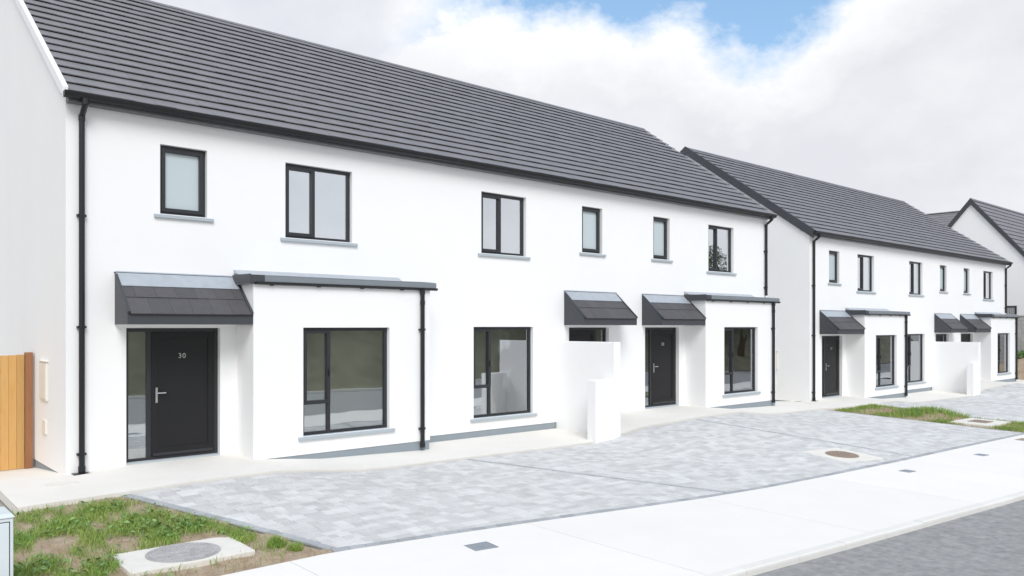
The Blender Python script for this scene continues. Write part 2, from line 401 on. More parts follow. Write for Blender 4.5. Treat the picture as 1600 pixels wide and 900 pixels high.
def block_geo(m, poly, dz, tx, ty):
    q = shrink(poly, 0.0022); r = shrink(poly, 0.0075)
    cx = sum(p[0] for p in poly) / len(poly); cy = sum(p[1] for p in poly) / len(poly)
    zz = lambda x, y: S1(x, min(y, YA - .001)) + dz + tx * (x - cx) + ty * (y - cy)
    n = len(poly); b = len(m.v)
    m.v += [(x, y, zz(x, y) - .035) for x, y in q] + [(x, y, zz(x, y) - .006) for x, y in q] + [(x, y, zz(x, y)) for x, y in r]
    for k in range(2):
        for i in range(n): j = (i + 1) % n; m.f.append((b + k * n + i, b + k * n + j, b + (k + 1) * n + j, b + (k + 1) * n + i))
    m.f.append(tuple(b + 2 * n + i for i in range(n)))
def ccw(p):
    s = sum(p[i][0] * p[(i + 1) % len(p)][1] - p[(i + 1) % len(p)][0] * p[i][1] for i in range(len(p)))
    return p if s > 0 else p[::-1]
def driveway(xl_top, xl_bot, x_right, dividers, label_parts, holes, coarse):
    bed = strip('driveway', np.r_[np.arange(min(xl_top, xl_bot), x_right, .4), x_right], lambda x: YA - .001, lambda x: max(ip(YF_T, x), -99) + .004, 8,
                lambda x, y: S1(x, y) - .022, 'joint')
    # trim the bed's left side along the slanted edge
    for v in bed.data.vertices:
        t = (YA - v.co.y) / (YA + 5.36); lim = xl_top + (xl_bot - xl_top) * t
        if v.co.x < lim: v.co.x = lim; v.co.z = S1(v.co.x, v.co.y) - .016
    blocks = []                                          # (poly, dark)
    def front(p):                                        # clip to the front edging
        cx = sum(q[0] for q in p) / len(p); y0 = ip(YF_T, cx - .2) + .125; y1 = ip(YF_T, cx + .2) + .125
        dx, dy = .4, y1 - y0; return clip(p, cx - .2, y0, -dy, dx)
    ex, ey = xl_bot - xl_top, -5.36 - YA; el_ = math.hypot(ex, ey); nx, ny = -ey / el_, ex / el_
    y = YA - .024; row = 0
    while y > -7.6:
        h = random.choice((.115, .16, .16)) if not coarse else .18
        x = min(xl_top, xl_bot) - .3 + random.uniform(0, .2)
        while x < x_right:
            l = random.choice((.115, .16, .16, .24, .24)) if not coarse else random.choice((.2, .3))
            p = [(x, y - h), (x + l, y - h), (x + l, y), (x, y)]; x += l
            if p[0][1] < ip(YF_T, p[0][0]) - .3: continue
            p = front(p)
            if len(p) >= 3: p = clip(p, xl_top + nx * .12, YA + ny * .12, nx, ny)
            if len(p) >= 3: p = clip(p, x_right - .105, 0, -1, 0)
            if len(p) < 3: continue
            parts = [p]
            for (a, b) in dividers:                      # keep the dark divider courses free
                ddx, ddy = b[0] - a[0], b[1] - a[1]; dl = math.hypot(ddx, ddy); qx, qy = -ddy / dl, ddx / dl
                new = []
                for q in parts:
                    new += [clip(q, a[0] + qx * .05, a[1] + qy * .05, qx, qy), clip(q, a[0] - qx * .05, a[1] - qy * .05, -qx, -qy)]
                parts = [q for q in new if len(q) >= 3]
            for (hx, hy, hw, ang) in holes:
                ca, sa = math.cos(ang), math.sin(ang)
                new = []
                for q in parts:
                    cx = sum(t[0] for t in q) / len(q) - hx; cy = sum(t[1] for t in q) / len(q) - hy
                    u = cx * ca + cy * sa; v = -cx * sa + cy * ca
                    if abs(u) > hw + .3 or abs(v) > hw + .3: new.append(q); continue
                    if abs(u) >= abs(v): s = 1 if u > 0 else -1; q = clip(q, hx + s * ca * hw, hy + s * sa * hw, s * ca, s * sa)
                    else: s = 1 if v > 0 else -1; q = clip(q, hx - s * sa * hw, hy + s * ca * hw, -s * sa, s * ca)
                    if len(q) >= 3: new.append(q)
                parts = new
            for q in parts:
                if area(q) > .0012: blocks.append((ccw(q), 0))
        y -= h; row += 1
    def course(a, b, wdt, ln=.2):                        # a single course of edging blocks, a to b, on its left side
        dx, dy = b[0] - a[0], b[1] - a[1]; l = math.hypot(dx, dy); dx /= l; dy /= l; k = 0; nn = max(1, round(l / ln)); s = l / nn
        for k in range(nn):
            p0 = (a[0] + dx * s * k, a[1] + dy * s * k); p1 = (a[0] + dx * s * (k + 1), a[1] + dy * s * (k + 1))
            q = [p0, p1, (p1[0] - dy * wdt, p1[1] + dx * wdt), (p0[0] - dy * wdt, p0[1] + dx * wdt)]
            blocks.append((ccw(q), 1))
    xx = [t for t in YF_T[0] if xl_bot + .1 < t < x_right - .1]; xx = [xl_bot] + xx + [x_right]
    for a, b in zip(xx[:-1], xx[1:]): course((a, float(ip(YF_T, a)) + .003), (b, float(ip(YF_T, b)) + .003), .12)
    course((xl_top, YA - .01), (xl_bot, float(ip(YF_T, xl_bot)) + .13), .115)
    course((x_right, float(ip(YF_T, x_right)) + .13), (x_right, YA - .01), .10)
    for a, b in dividers: course((a[0] - .045, a[1]), (b[0] - .045, b[1]), .09)
    # the blocks that show largest become parts, the rest one joined part
    order = []
    for i, (p, d) in enumerate(blocks):
        cx = sum(q[0] for q in p) / len(p); cy = sum(q[1] for q in p) / len(p); z = S1(cx, cy)
        px = [proj((q[0], q[1], z)) for q in p]
        A = area([(q[0], q[1]) for q in px]) if in_view((cx, cy, z), -4) and min(q[2] for q in px) > .5 else 0
        order.append((A, i))
    order.sort(reverse=True)
    big_ = set(i for A, i in order[:label_parts] if A > 30)
    rest = [MB(), MB()]
    for i, (p, d) in enumerate(blocks):
        g = (random.uniform(-.0025, .0025), random.uniform(-.006, .006), random.uniform(-.006, .006))
        if i in big_:
            m = MB(); block_geo(m, p, *g)
            me = m.mesh('paving_block'); me.materials.append(M['blockdark' if d else 'block']); link('edging_block' if d else 'paving_block', me, bed)
        else: block_geo(rest[d], p, *g)
    for d, nm in ((0, 'paving_blocks'), (1, 'edging_blocks')):
        if rest[d].f:
            me = rest[d].mesh(nm); me.materials.append(M['blockdark' if d else 'block']); tag(link(nm, me, bed), kind='stuff')
    return bed
MH2 = (12.25, -5.75, .54, R(-11.5))
driveway(0.28, 1.42, 19.5, [((6.15, -1.72), (7.55, -6.2)), ((13.15, -1.72), (13.5, -6.55))], 300, [MH2], False)
driveway(21.95, 21.95, 41.5, [((28.3, -1.72), (28.9, -7.1)), ((35.0, -1.72), (35.3, -7.2))], 0, [], True)

# ------------------------------------------------------------------ grass verges
def mound(x, y):                                         # the far strip is heaped a little along its middle
    return np.where(np.asarray(x) > 19.5, .15 * np.exp(-((np.asarray(x) - 20.9) / .62) ** 2) * np.clip((-1.9 - np.asarray(y)) / .5, 0, 1) * np.clip((np.asarray(y) + 5.1) / .8, 0, 1), 0.0)
def verge(name, pts_ok, x0, x1, y0, y1):
    strip(name, np.linspace(x0, x1, 40), lambda x: y1, lambda x: max(y0, ip(YF_T, x) + .005), 30,
          lambda x, y: S1(x, y) - .022 + float(mound(x, y)) + .016 * math.sin(x * 7 + y * 3) * math.sin(y * 6.1 - x * 2), 'soil')
verge('verge_soil', None, -9.0, 1.5, -6, YA - .005)
verge('verge_soil', None, 19.5, 21.95, -7.2, YA - .005)

def pnoise(x, y, seed):
    r = np.random.default_rng(seed); s = np.zeros_like(x)
    for k in range(7):
        fx, fy = r.normal(0, 1.3 + k * .55, 2); s += np.sin(x * fx + y * fy + r.uniform(0, 6.28)) / (1 + .25 * k)
    return s / 3.0
def blades(name, x, y, hgt, wid, m, lean=0.5, parent=None):
    n = len(x); z = surf(x, y) - .02 + mound(x, y)
    a = rng.uniform(0, 2 * np.pi, n); b = rng.uniform(0, 2 * np.pi, n); ln = rng.uniform(.1, lean, n) * hgt
    ux, uy = np.cos(a) * wid, np.sin(a) * wid; lx, ly = np.cos(b) * ln, np.sin(b) * ln
    V = np.stack([np.c_[x - ux, y - uy, z], np.c_[x + ux, y + uy, z],
                  np.c_[x + ux * .7 + lx * .4, y + uy * .7 + ly * .4, z + hgt * .6], np.c_[x - ux * .7 + lx * .4, y - uy * .7 + ly * .4, z + hgt * .6],
                  np.c_[x + lx, y + ly, z + hgt]], 1).reshape(-1, 3)
    base = np.arange(n) * 5
    Fq = np.c_[base, base + 1, base + 2, base + 3]; Ft = np.c_[base + 3, base + 2, base + 4]
    me = bpy.data.meshes.new(name)
    me.from_pydata(V.tolist(), [], Fq.tolist() + Ft.tolist()); me.materials.append(M[m])
    return link(name, me, parent)
def leaves(name, x, y, z, size, m, flat=0.35, parent=None, aspect=0.55):
    n = len(x)
    a = rng.uniform(0, 2 * np.pi, n); e = rng.normal(0, flat, n); ro = rng.normal(0, flat, n)
    d = np.c_[np.cos(a) * np.cos(e), np.sin(a) * np.cos(e), np.sin(e)]
    s = np.c_[-np.sin(a) * np.cos(ro), np.cos(a) * np.cos(ro), np.sin(ro)]
    P = np.c_[x, y, z]; sz = size[:, None]
    up = np.array([0, 0, 1.0])
    V = np.stack([P - d * sz * .5, P + s * sz * aspect * .5 + up * sz * .08, P + d * sz * .5 - up * sz * .06, P - s * sz * aspect * .5 + up * sz * .08], 1).reshape(-1, 3)
    base = np.arange(n) * 4
    me = bpy.data.meshes.new(name)
    me.from_pydata(V.tolist(), [], np.r_[np.c_[base, base + 1, base + 2], np.c_[base, base + 2, base + 3]].tolist()); me.materials.append(M[m])
    return link(name, me, parent)
MH1 = (0.12, -4.50, .50, R(-2))
def edge_left(y): return 0.28 + (1.42 - .28) * (YA - y) / (YA + 5.36)
def keep_verge1(x, y):
    k = (x < edge_left(y) - .03) & (y < YA - .02) & (y > -5.33)
    k &= ~((x > -.9) & (y > YA - .04))
    u, v = x - MH1[0], y - MH1[1]
    k &= ~((np.abs(u) < .60) & (np.abs(v) < .38))
    return k
def sample(n, x0, x1, y0, y1, keep, dens):
    x = rng.uniform(x0, x1, n); y = rng.uniform(y0, y1, n); k = keep(x, y); x, y = x[k], y[k]
    d = dens(x, y); k = rng.uniform(0, 1, len(x)) < d
    return x[k], y[k]
def dens1(x, y):
    d = np.clip(.45 + 1.05 * pnoise(x * 2.1, y * 2.1, 3), 0.02, 1)
    d *= np.clip((-y - 1.75) / .5, .05, 1)                 # bare along the path edge
    d *= np.clip((edge_left(y) - x) / .25, .12, 1)         # and along the blocks
    d *= np.clip((y + 5.36) / .45, .10, 1)
    d *= np.where((y < -4.5) & (x > -.55) & (x < 1.4), .14, 1)
    return d
x, y = sample(120000, -3.6, 1.45, -5.36, -1.7, keep_verge1, dens1)
g = blades('grass', x, y, rng.uniform(.03, .10, len(x)), rng.uniform(.002, .0045, len(x)), 'grass', 1.1)
tag(g, 'patchy green grass on the bare soil left of the driveway', 'grass', kind='stuff')
x, y = sample(22000, -3.6, 1.45, -5.36, -1.7, keep_verge1, lambda a, b: np.clip(.35 - .4 * pnoise(a * 1.7, b * 1.7, 3), .05, 1))
g = blades('dry_grass', x, y, rng.uniform(.02, .06, len(x)), rng.uniform(.0018, .0035, len(x)), 'drygrass', 1.6)
tag(g, 'dry straw coloured grass between the green in the left verge', 'grass', kind='stuff')
x, y = sample(9000, -3.6, 1.3, -5.36, -1.85, keep_verge1, lambda a, b: dens1(a, b) * np.clip(.45 + .8 * pnoise(a * 2.3 + 5, b * 2.3, 9) - .25 * a, 0, 1))
g = leaves('weeds', x, y, surf(x, y) + rng.uniform(.0, .07, len(x)), rng.uniform(.03, .085, len(x)), 'weed', .45)
tag(g, 'broad leaved weeds growing through the grass near the cabinet', 'weeds', kind='stuff')
def tuft(cx, cy, r, h, nb, label):
    a = rng.uniform(0, 6.28, nb); rr = r * np.sqrt(rng.uniform(0, 1, nb))
    x = cx + rr * np.cos(a); y = cy + rr * np.sin(a)
    o = blades('grass_tuft', x, y, rng.uniform(.4, 1, nb) * h * (1.15 - rr / r * .6), rng.uniform(.002, .0045, nb), 'grass', 1.0)
    tag(o, label, 'grass tuft', 'grass tufts beside the round manhole')
tuft(1.03, -4.78, .10, .16, 420, 'bright green grass tuft close to the right corner of the manhole slab')
tuft(1.14, -5.02, .085, .12, 320, 'smaller grass tuft between the manhole slab and the white footpath')
def keep2(x, y):
    k = (x > 19.58) & (x < 21.9) & (y < YA - .25) & (y > ip(YF_T, x) + .12)
    k &= ~((np.abs(x - 20.75) < .95) & (np.abs(y + 5.45) < .55))
    return k
x, y = sample(34000, 19.5, 21.95, -7, -1.9, keep2, lambda a, b: np.clip(.34 + .8 * pnoise(a * 2.2, b * 2.2, 5), .03, 1))
g = blades('grass', x, y, rng.uniform(.03, .11, len(x)) * (1 + 1.2 * np.exp(-((y + 4.3) / .7) ** 2) * (x > 20.2)), rng.uniform(.003, .007, len(x)), 'grass', 1.0)
tag(g, 'long green grass on the strip between the two driveways', 'grass', kind='stuff')
x, y = sample(16000, 19.5, 21.95, -7, -1.9, keep2, lambda a, b: np.clip(.35 - .4 * pnoise(a * 1.6, b * 1.6, 5), .1, 1))
g = blades('dry_grass', x, y, rng.uniform(.03, .08, len(x)), rng.uniform(.003, .006, len(x)), 'drygrass', 1.4)
tag(g, 'dry grass mixed into the strip between the two driveways', 'grass', kind='stuff')

# ------------------------------------------------------------------ roofs
PITCH = 0.70
def roof_tiles(parent, x0, x1, y_e, z_e, y_r, slope, gauge_y, wid, nparts, oz, ox, side=1):
    """courses of flat tiles from the eave line (y_e, z_e) up to the ridge y_r; side -1 for the rear slope (mirrored)"""
    ang = math.atan(slope); c, s = math.cos(ang), math.sin(ang)
    ncourse = int(math.ceil((y_r - y_e) / gauge_y - .15)); tiles = []
    for k in range(ncourse):
        ya = y_e + k * gauge_y; yb = min(ya + gauge_y * 1.12, y_r + .01)
        off = (k % 2) * wid * .5; xx = x0 - off
        while xx < x1 - 1e-4:
            a, b = max(xx, x0), min(xx + wid, x1); xx += wid
            if b - a > .02: tiles.append((ya, yb, a, b))
    def geo(m, ya, yb, a, b):
        lift = .056 + random.uniform(-.003, .004); th = .016; g = .0007
        za = z_e + (ya - y_e) * slope; zb = z_e + (yb - y_e) * slope
        # lower edge lifted, upper edge tucked under the next course; offsets are measured square to the slope
        pt = lambda y, z, o: (y - o * s, z + o * c)
        ring = [pt(ya, za, lift), pt(ya, za, lift - th), pt(yb, zb, .002), pt(yb, zb, .002 + th)]
        if side < 0: ring = [(2 * y_r - q[0], q[1]) for q in ring]
        m.prism([(a + g, *q) for q in ring], [(b - g, *q) for q in ring])
    big_ = set()
    if nparts:
        order = []
        for i, (ya, yb, a, b) in enumerate(tiles):
            P = [(a, ya), (b, ya), (b, yb), (a, yb)]
            px = [proj((p[0] + ox, p[1], z_e + (p[1] - y_e) * slope + oz)) for p in P]
            ok = all(-5 < q[0] < 1605 and -5 < q[1] < 905 for q in px)
            order.append((area([(q[0], q[1]) for q in px]) if ok else 0, i))
        order.sort(reverse=True); big_ = set(i for A, i in order[:nparts])
    rest = MB()
    for i, t in enumerate(tiles):
        if i in big_: m = MB(); geo(m, *t); m.build('roof_tile', 'tile', parent)
        else: geo(rest, *t)
    me = rest.mesh('roof_tiles'); me.materials.append(M['tile']); tag(link('roof_tiles', me, parent), kind='stuff')

def slab_holes(m, x0, x1, z0, z1, yo, yi, holes):
    xs = sorted(set([x0, x1] + [h[0] for h in holes] + [h[1] for h in holes])); zs = sorted(set([z0, z1] + [h[2] for h in holes] + [h[3] for h in holes]))
    xs = [x for x in xs if x0 <= x <= x1]; zs = [z for z in zs if z0 <= z <= z1]
    def solid(cx, cz): return not any(h[0] < cx < h[1] and h[2] < cz < h[3] for h in holes)
    for i in range(len(xs) - 1):
        j = 0
        while j < len(zs) - 1:
            cx = (xs[i] + xs[i + 1]) / 2
            if not solid(cx, (zs[j] + zs[j + 1]) / 2): j += 1; continue
            k = j
            while k + 1 < len(zs) - 1 and solid(cx, (zs[k + 1] + zs[k + 2]) / 2): k += 1
            a, b, c, d = xs[i], xs[i + 1], zs[j], zs[k + 1]
            m.poly([(a, yo, c), (b, yo, c), (b, yo, d), (a, yo, d)]); m.poly([(a, yi, c), (a, yi, d), (b, yi, d), (b, yi, c)])
            j = k + 1
    for (a, b, c, d) in holes:
        c = max(c, z0)
        m.poly([(a, yo, c), (a, yo, d), (a, yi, d), (a, yi, c)]); m.poly([(b, yo, c), (b, yi, c), (b, yi, d), (b, yo, d)])
        m.poly([(a, yo, d), (b, yo, d), (b, yi, d), (a, yi, d)])
        if c > z0: m.poly([(a, yo, c), (a, yi, c), (b, yi, c), (b, yo, c)])
    m.poly([(x0, yo, z0), (x0, yo, z1), (x0, yi, z1), (x0, yi, z0)]); m.poly([(x1, yo, z0), (x1, yi, z0), (x1, yi, z1), (x1, yo, z1)])
    m.poly([(x0, yo, z1), (x1, yo, z1), (x1, yi, z1), (x0, yi, z1)]); m.poly([(x0, yo, z0), (x0, yi, z0), (x1, yi, z0), (x1, yo, z0)])

def bar_frame(m, x0, x1, z0, z1, wdt, y0, y1, bottom=None):
    wb = bottom or wdt
    m.box(x0, x0 + wdt, y0, y1, z0, z1); m.box(x1 - wdt, x1, y0, y1, z0, z1)
    m.box(x0 + wdt, x1 - wdt, y0, y1, z1 - wdt, z1); m.box(x0 + wdt, x1 - wdt, y0, y1, z0, z0 + wb)

def window(parent, x0, x1, z0, z1, Y, style, mull=None, tran=None):
    """openings are recessed: frame face 90 mm behind the wall face"""
    f0, f1 = Y + .085, Y + .155
    x0 += .004; x1 -= .004; z1 -= .004
    m = MB(); fw = .055
    bar_frame(m, x0, x1, z0, z1, fw, f0, f1)
    panes = []
    if style == 'single':
        o = None
        fr = m.build('window', 'anth', parent)
        s = MB(); bar_frame(s, x0 + .035, x1 - .035, z0 + .045, z1 - .035, .062, f0 - .022, f1 - .02); s.build('sash', 'anth', fr, bevel=.004)
        panes = [(x0 + .09, x1 - .09, z0 + .10, z1 - .09)]
    elif style == 'double':
        m.box(mull - .03, mull + .03, f0, f1, z0 + fw, z1 - fw)
        fr = m.build('window', 'anth', parent)
        s = MB(); bar_frame(s, x0 + .035, mull + .022, z0 + .045, z1 - .035, .062, f0 - .022, f1 - .02); s.build('sash', 'anth', fr, bevel=.004)
        panes = [(x0 + .09, mull - .035, z0 + .10, z1 - .09), (mull + .028, x1 - fw + .003, z0 + fw - .003, z1 - fw + .003)]
    else:
        m.box(mull - .03, mull + .03, f0, f1, z0 + fw, z1 - fw); m.box(x0 + fw, mull - .03, f0, f1, tran - .03, tran + .03)
        fr = m.build('window', 'anth', parent)
        s = MB(); bar_frame(s, x0 + .035, mull + .022, tran - .024, z1 - .035, .062, f0 - .022, f1 - .02); s.build('sash', 'anth', fr, bevel=.004)
        h = MB(); h.box(mull - .025, mull - .007, f0 - .045, f0 - .022, 1.25, 1.37); h.build('window_handle', 'dark', fr)
        panes = [(x0 + .09, mull - .035, tran + .035, z1 - .09), (x0 + fw - .003, mull - .027, z0 + fw - .003, tran - .027),
                 (mull + .027, x1 - fw + .003, z0 + fw - .003, z1 - fw + .003)]
    for (a, b, c, d) in panes:
        MB().box(a, b, f0 + .030, f0 + .042, c, d).build('pane', 'frost' if style == 'single' else ('glass_low' if style == 'ground' else 'glass'), fr)
    MB().prism([(x0 - .10, Y - .045, z0 - .065), (x1 + .10, Y - .045, z0 - .065), (x1 + .10, Y + .002, z0 - .065), (x0 - .10, Y + .002, z0 - .065)],
               [(x0 - .10, Y - .045, z0 - .016), (x1 + .10, Y - .045, z0 - .016), (x1 + .10, Y + .002, z0 - .008), (x0 - .10, Y + .002, z0 - .008)]).build('sill', 'sill', fr, bevel=.004)
    MB().box(x0 + .001, x1 - .001, Y + .003, Y + .16, z0 - .04, z0 + .0025).build('sill_top', 'sill', fr)
    return fr

def room(parent, x0, x1, y0, y1, z0, z1):
    m = MB()
    m.poly([(x0, y0, z0), (x0, y1, z0), (x0, y1, z1), (x0, y0, z1)]); m.poly([(x1, y0, z0), (x1, y0, z1), (x1, y1, z1), (x1, y1, z0)])
    m.poly([(x0, y1, z0), (x1, y1, z0), (x1, y1, z1), (x0, y1, z1)]); m.poly([(x0, y0, z1), (x0, y1, z1), (x1, y1, z1), (x1, y0, z1)])
    r = m.build('room', 'room', parent)
    MB().poly([(x0, y0, z0), (x1, y0, z0), (x1, y1, z0), (x0, y1, z0)]).build('room_floor', 'roomfloor', r)

def text_mesh(name, body, size, loc, m, parent):
    cu = bpy.data.curves.new(name, 'FONT'); cu.body = body; cu.size = size; cu.extrude = .004; cu.align_x = 'CENTER'; cu.space_character = 1.15
    t = bpy.data.objects.new(name + '_curve', cu); COL.objects.link(t)
    bpy.context.view_layer.update()
    me = bpy.data.meshes.new_from_object(t.evaluated_get(bpy.context.evaluated_depsgraph_get()))
    bpy.data.objects.remove(t)
    me.materials.clear(); me.materials.append(M[m])
    o = link(name, me, parent); o.location = loc; o.rotation_euler = (R(90), 0, 0); return o

def door(parent, x0, x1, z1, number, mirror=False):
    Y0, Y1 = .10, .17
    m = MB(); bar_frame(m, x0 + .003, x1 - .003, .003, z1 - .003, .055, Y0, Y1, bottom=.04)
    sx = x0 + .36 if not mirror else x1 - .36             # post between sidelight and leaf
    m.box(sx - .03, sx + .03, Y0, Y1, .04, z1 - .058)
    d = m.build('door', 'anth', parent)
    la, lb = (sx + .03, x1 - .058) if not mirror else (x0 + .058, sx - .03)
    ga, gb = (x0 + .05, sx - .025) if not mirror else (sx + .025, x1 - .05)
    leaf = MB().box(la + .004, lb - .004, Y0 + .012, Y1, .045, z1 - .062)
    leaf.build('door_leaf', 'door', d, bevel=.006)
    fr = MB(); bar_frame(fr, la + .004, lb - .004, .045, z1 - .062, .10, Y0 - .003, Y0 + .011, bottom=.14); fr.build('door_stile', 'door', d, bevel=.003)
    MB().prism([(la + .03, Y0 - .028, .060), (lb - .03, Y0 - .028, .060), (lb - .03, Y0 - .004, .060), (la + .03, Y0 - .004, .060)],
               [(la + .03, Y0 - .024, .085), (lb - .03, Y0 - .024, .085), (lb - .03, Y0 - .004, .105), (la + .03, Y0 - .004, .105)]).build('weather_bar', 'anth', d)
    MB().box(ga, gb, Y0 + .03, Y0 + .04, .04, z1 - .05).build('sidelight_pane', 'glass_low', d)
    hx = la + .085 if not mirror else lb - .085; sg = 1 if not mirror else -1
    h = MB(); h.box(hx - .016, hx + .016, Y0 - .013, Y0 - .004, .90, 1.14)
    h.tube([(hx, Y0 - .008, 1.055), (hx, Y0 - .055, 1.055)], .009, 8); h.tube([(hx - sg * .008, Y0 - .052, 1.055), (hx + sg * .13, Y0 - .052, 1.055)], .0095, 8)
    h.tube([(hx, Y0 - .002, .955), (hx, Y0 - .018, .955)], .012, 10)
    h.build('handle', 'steel', d)
    if number: text_mesh('door_number', number, .115, ((la + lb) / 2 - .02, Y0 + .006, 1.60), 'steel', d)
    MB().box(x0 + .002, x1 - .002, .012, .20, -.030, .004).build('threshold', 'sill', d)

def downpipe(parent, x, y_wall, z_top, z_bot, y_gut, clips, name='downpipe', shoe=True):
    y = y_wall - .055; m = MB()
    m.tube([(x, y_gut, z_top + .04), (x, y_gut, z_top - .05), (x, (y_gut + y) / 2, z_top - .12), (x, y, z_top - .19), (x, y, z_bot + .10)], .041, 14)
    if shoe: m.tube([(x, y, z_bot + .12), (x, y, z_bot + .03)], .050, 14)
    m.tube([(x, y, z_top - .17), (x, y, z_top - .25)], .047, 14); m.tube([(x, y_gut, z_top + .03), (x, y_gut, z_top - .055)], .048, 14)
    p = m.build(name, 'dark', parent, smooth=False)
    for c in clips:
        MB().box(x - .062, x + .062, y - .012, y_wall + .001, c - .016, c + .016).tube([(x, y, c - .022), (x, y, c + .022)], .047, 12).build('pipe_clip', 'dark', p)
    return p

def gutter(parent, x0, x1, yb, zt, name='gutter', r=.058, clips=()):
    """ogee style gutter, back against the fascia at yb, rim at zt"""
    pr = [(yb, zt), (yb, zt - .085), (yb - .055, zt - .09), (yb - .088, zt - .066), (yb - .10, zt - .03), (yb - .118, zt - .008), (yb - .118, zt),
          (yb - .108, zt), (yb - .090, zt - .032), (yb - .078, zt - .058), (yb - .052, zt - .078), (yb - .008, zt - .074), (yb - .008, zt)]
    g = MB().xprism(pr, x0, x1).build(name, 'dark', parent)
    for e in (x0 - .006, x1 - .002): MB().xprism(pr[:7], e, e + .008).build('stop_end', 'dark', g)
    for c in clips: MB().xprism([(yb, zt + .002), (yb, zt - .098), (yb - .06, zt - .101), (yb - .098, zt - .072), (yb - .128, zt - .004), (yb - .128, zt + .002)], c - .02, c + .02).build('gutter_bracket', 'dark', g)
    return g

def canopy(parent, x0, x1, left_cheek=True, right_cheek=True):
    YF, zt, zf, zb = -.65, 2.895, 2.315, 2.14
    sl = (zt - zf) / (-YF); ang = math.atan(sl); c, s = math.cos(ang), math.sin(ang)
    body = MB().xprism([(-.003, zb + .02), (YF + .03, zb + .02), (YF + .03, zf - .045), (-.003, zt - .05)], x0 + .03, x1 - .03).build('canopy', 'underlay', parent)
    MB().box(x0 + .031, x1 - .031, YF + .031, -.004, zb + .001, zb + .018).build('soffit', 'whiteboard', body)
    MB().box(x0, x1, YF, YF + .028, zb, zf - .025).build('fascia', 'fascia', body, bevel=.003)
    MB().box(x0 + .004, x1 - .004, YF - .014, YF + .03, zf - .028, zf - .002).build('drip_edge', 'dark', body)
    for ok, a in ((left_cheek, x0), (right_cheek, x1 - .028)):
        if not ok: continue
        MB().xprism([(-.002, zb), (YF + .029, zb), (YF + .029, zf + .012), (-.002, zt + .0)], a, a + .028).build('cheek', 'fascia', body)
    for a in (x0, x1 - .035):                              # verge trim running up the slope
        pt = lambda t, o: (YF - .012 + t * (-YF + .01) - o * s, zf - .006 + t * (zt - zf) + o * c)
        MB().xprism([pt(0, .0), pt(1, .0), pt(1, .035), pt(0, .035)], a - .004, a + .034).build('verge_trim', 'fascia', body)
    # two courses of tiles under a lead flashing
    n = 6; wd = (x1 - x0 - .07) / n
    for k, (t0, t1) in enumerate(((-.03, .44), (.40, .86))):
        xx = x0 + .035 - (wd / 2 if k else 0)
        while xx < x1 - .036:
            a, b = max(xx, x0 + .035), min(xx + wd, x1 - .035); xx += wd
            if b - a < .02: continue
            l = .034 + random.uniform(-.002, .003)
            pt = lambda t, o: (YF + t * -YF - o * s, zf - .02 + t * (zt - zf) + o * c)
            ring = [pt(t0, l), pt(t0, l - .018), pt(t1, .004), pt(t1, .022)]
            MB().prism([(a + .0015, *q) for q in ring], [(b - .0015, *q) for q in ring]).build('canopy_tile', 'tile2', body)
    pt = lambda t, o: (YF + t * -YF - o * s, zf - .02 + t * (zt - zf) + o * c)
    MB().xprism([pt(.70, .030), pt(.70, .036), pt(1.0, .040), (-.004, zt + .062), (-.0015, zt + .062), (-.0015, zt - .02)], x0 + .012, x1 - .012).build('flashing', 'leadgrey', body)
    MB().box(x0 - .012, x1 + .0, -.016, -.001, zt + .030, zt + .045).build('flashing_bead', 'fascia', body)
    return body

def bay(parent, x0, x1, wx0, wx1, mull, ground_l, ground_r):
    YB = -.65
    m = MB(); slab_holes(m, x0, x1, -.062, 2.80, YB, YB + .25, [(wx0, wx1, .245, 2.09)])
    m.box(x0, x0 + .25, YB + .25, -.001, -.062, 2.80); m.box(x1 - .25, x1, YB + .25, -.001, -.062, 2.80)
    b = m.build('bay', 'render', parent)
    MB().box(x0 + .012, x1 - .012, YB + .012, -.001, -.6, -.055).build('bay_plinth', 'plinth', b)
    # low lead roof with a zinc edge and gutter
    MB().xprism([(-.0015, 2.801), (YB - .001, 2.801), (YB - .001, 2.838), (YB - .07, 2.838), (YB - .07, 2.938), (-.0015, 2.975)], x0 - .075, x1 + .10).build('bay_roof', 'zinc', b, bevel=.004)
    MB().xprism([(YB - .074, 2.942), (YB - .060, 2.950), (-.0015, 2.992), (-.0015, 2.981)], x0 - .06, x1 + .06).build('lead_sheet', 'leadgrey', b)
    MB().xprism([(-.0015, 2.985), (-.16, 2.975), (-.155, 2.985), (-.012, 3.06), (-.0015, 3.06)], x0 - .06, x1 - .30).build('flashing', 'leadgrey', b)
    MB().box(x0 - .078, x0 + .16, YB - .078, YB - .068, 2.825, 2.946).build('roof_edge_cap', 'fascia', b)
    MB().box(x0 - .083, x0 - .075, YB - .078, -.002, 2.815, 2.962).build('roof_edge_cap', 'fascia', b)
    yb = YB - .0015; zt = 2.8365
    g_ = MB().xprism([(yb, zt), (yb, zt - .036), (yb - .03, zt - .046), (yb - .062, zt - .040), (yb - .085, zt - .012), (yb - .085, zt)], x0 + .02, x1 + .13).build('bay_gutter', 'dark', b)
    for c in (x0 + .3, x0 + 1.15, x0 + 2.0, x0 + 2.85): MB().box(c - .025, c + .025, yb - .06, yb - .001, zt - .058, zt - .030).build('gutter_bracket', 'dark', g_)
    window(parent, wx0, wx1, .245, 2.09, YB, 'ground', mull, .80)
    dpx = x1 - .21
    downpipe(parent, dpx, YB, 2.77, ground_r, YB - .055, (2.05, .18), 'bay_downpipe')
    room(parent, x0 + .251, x1 - .251, YB + .2505, -.003, .02, 2.5)

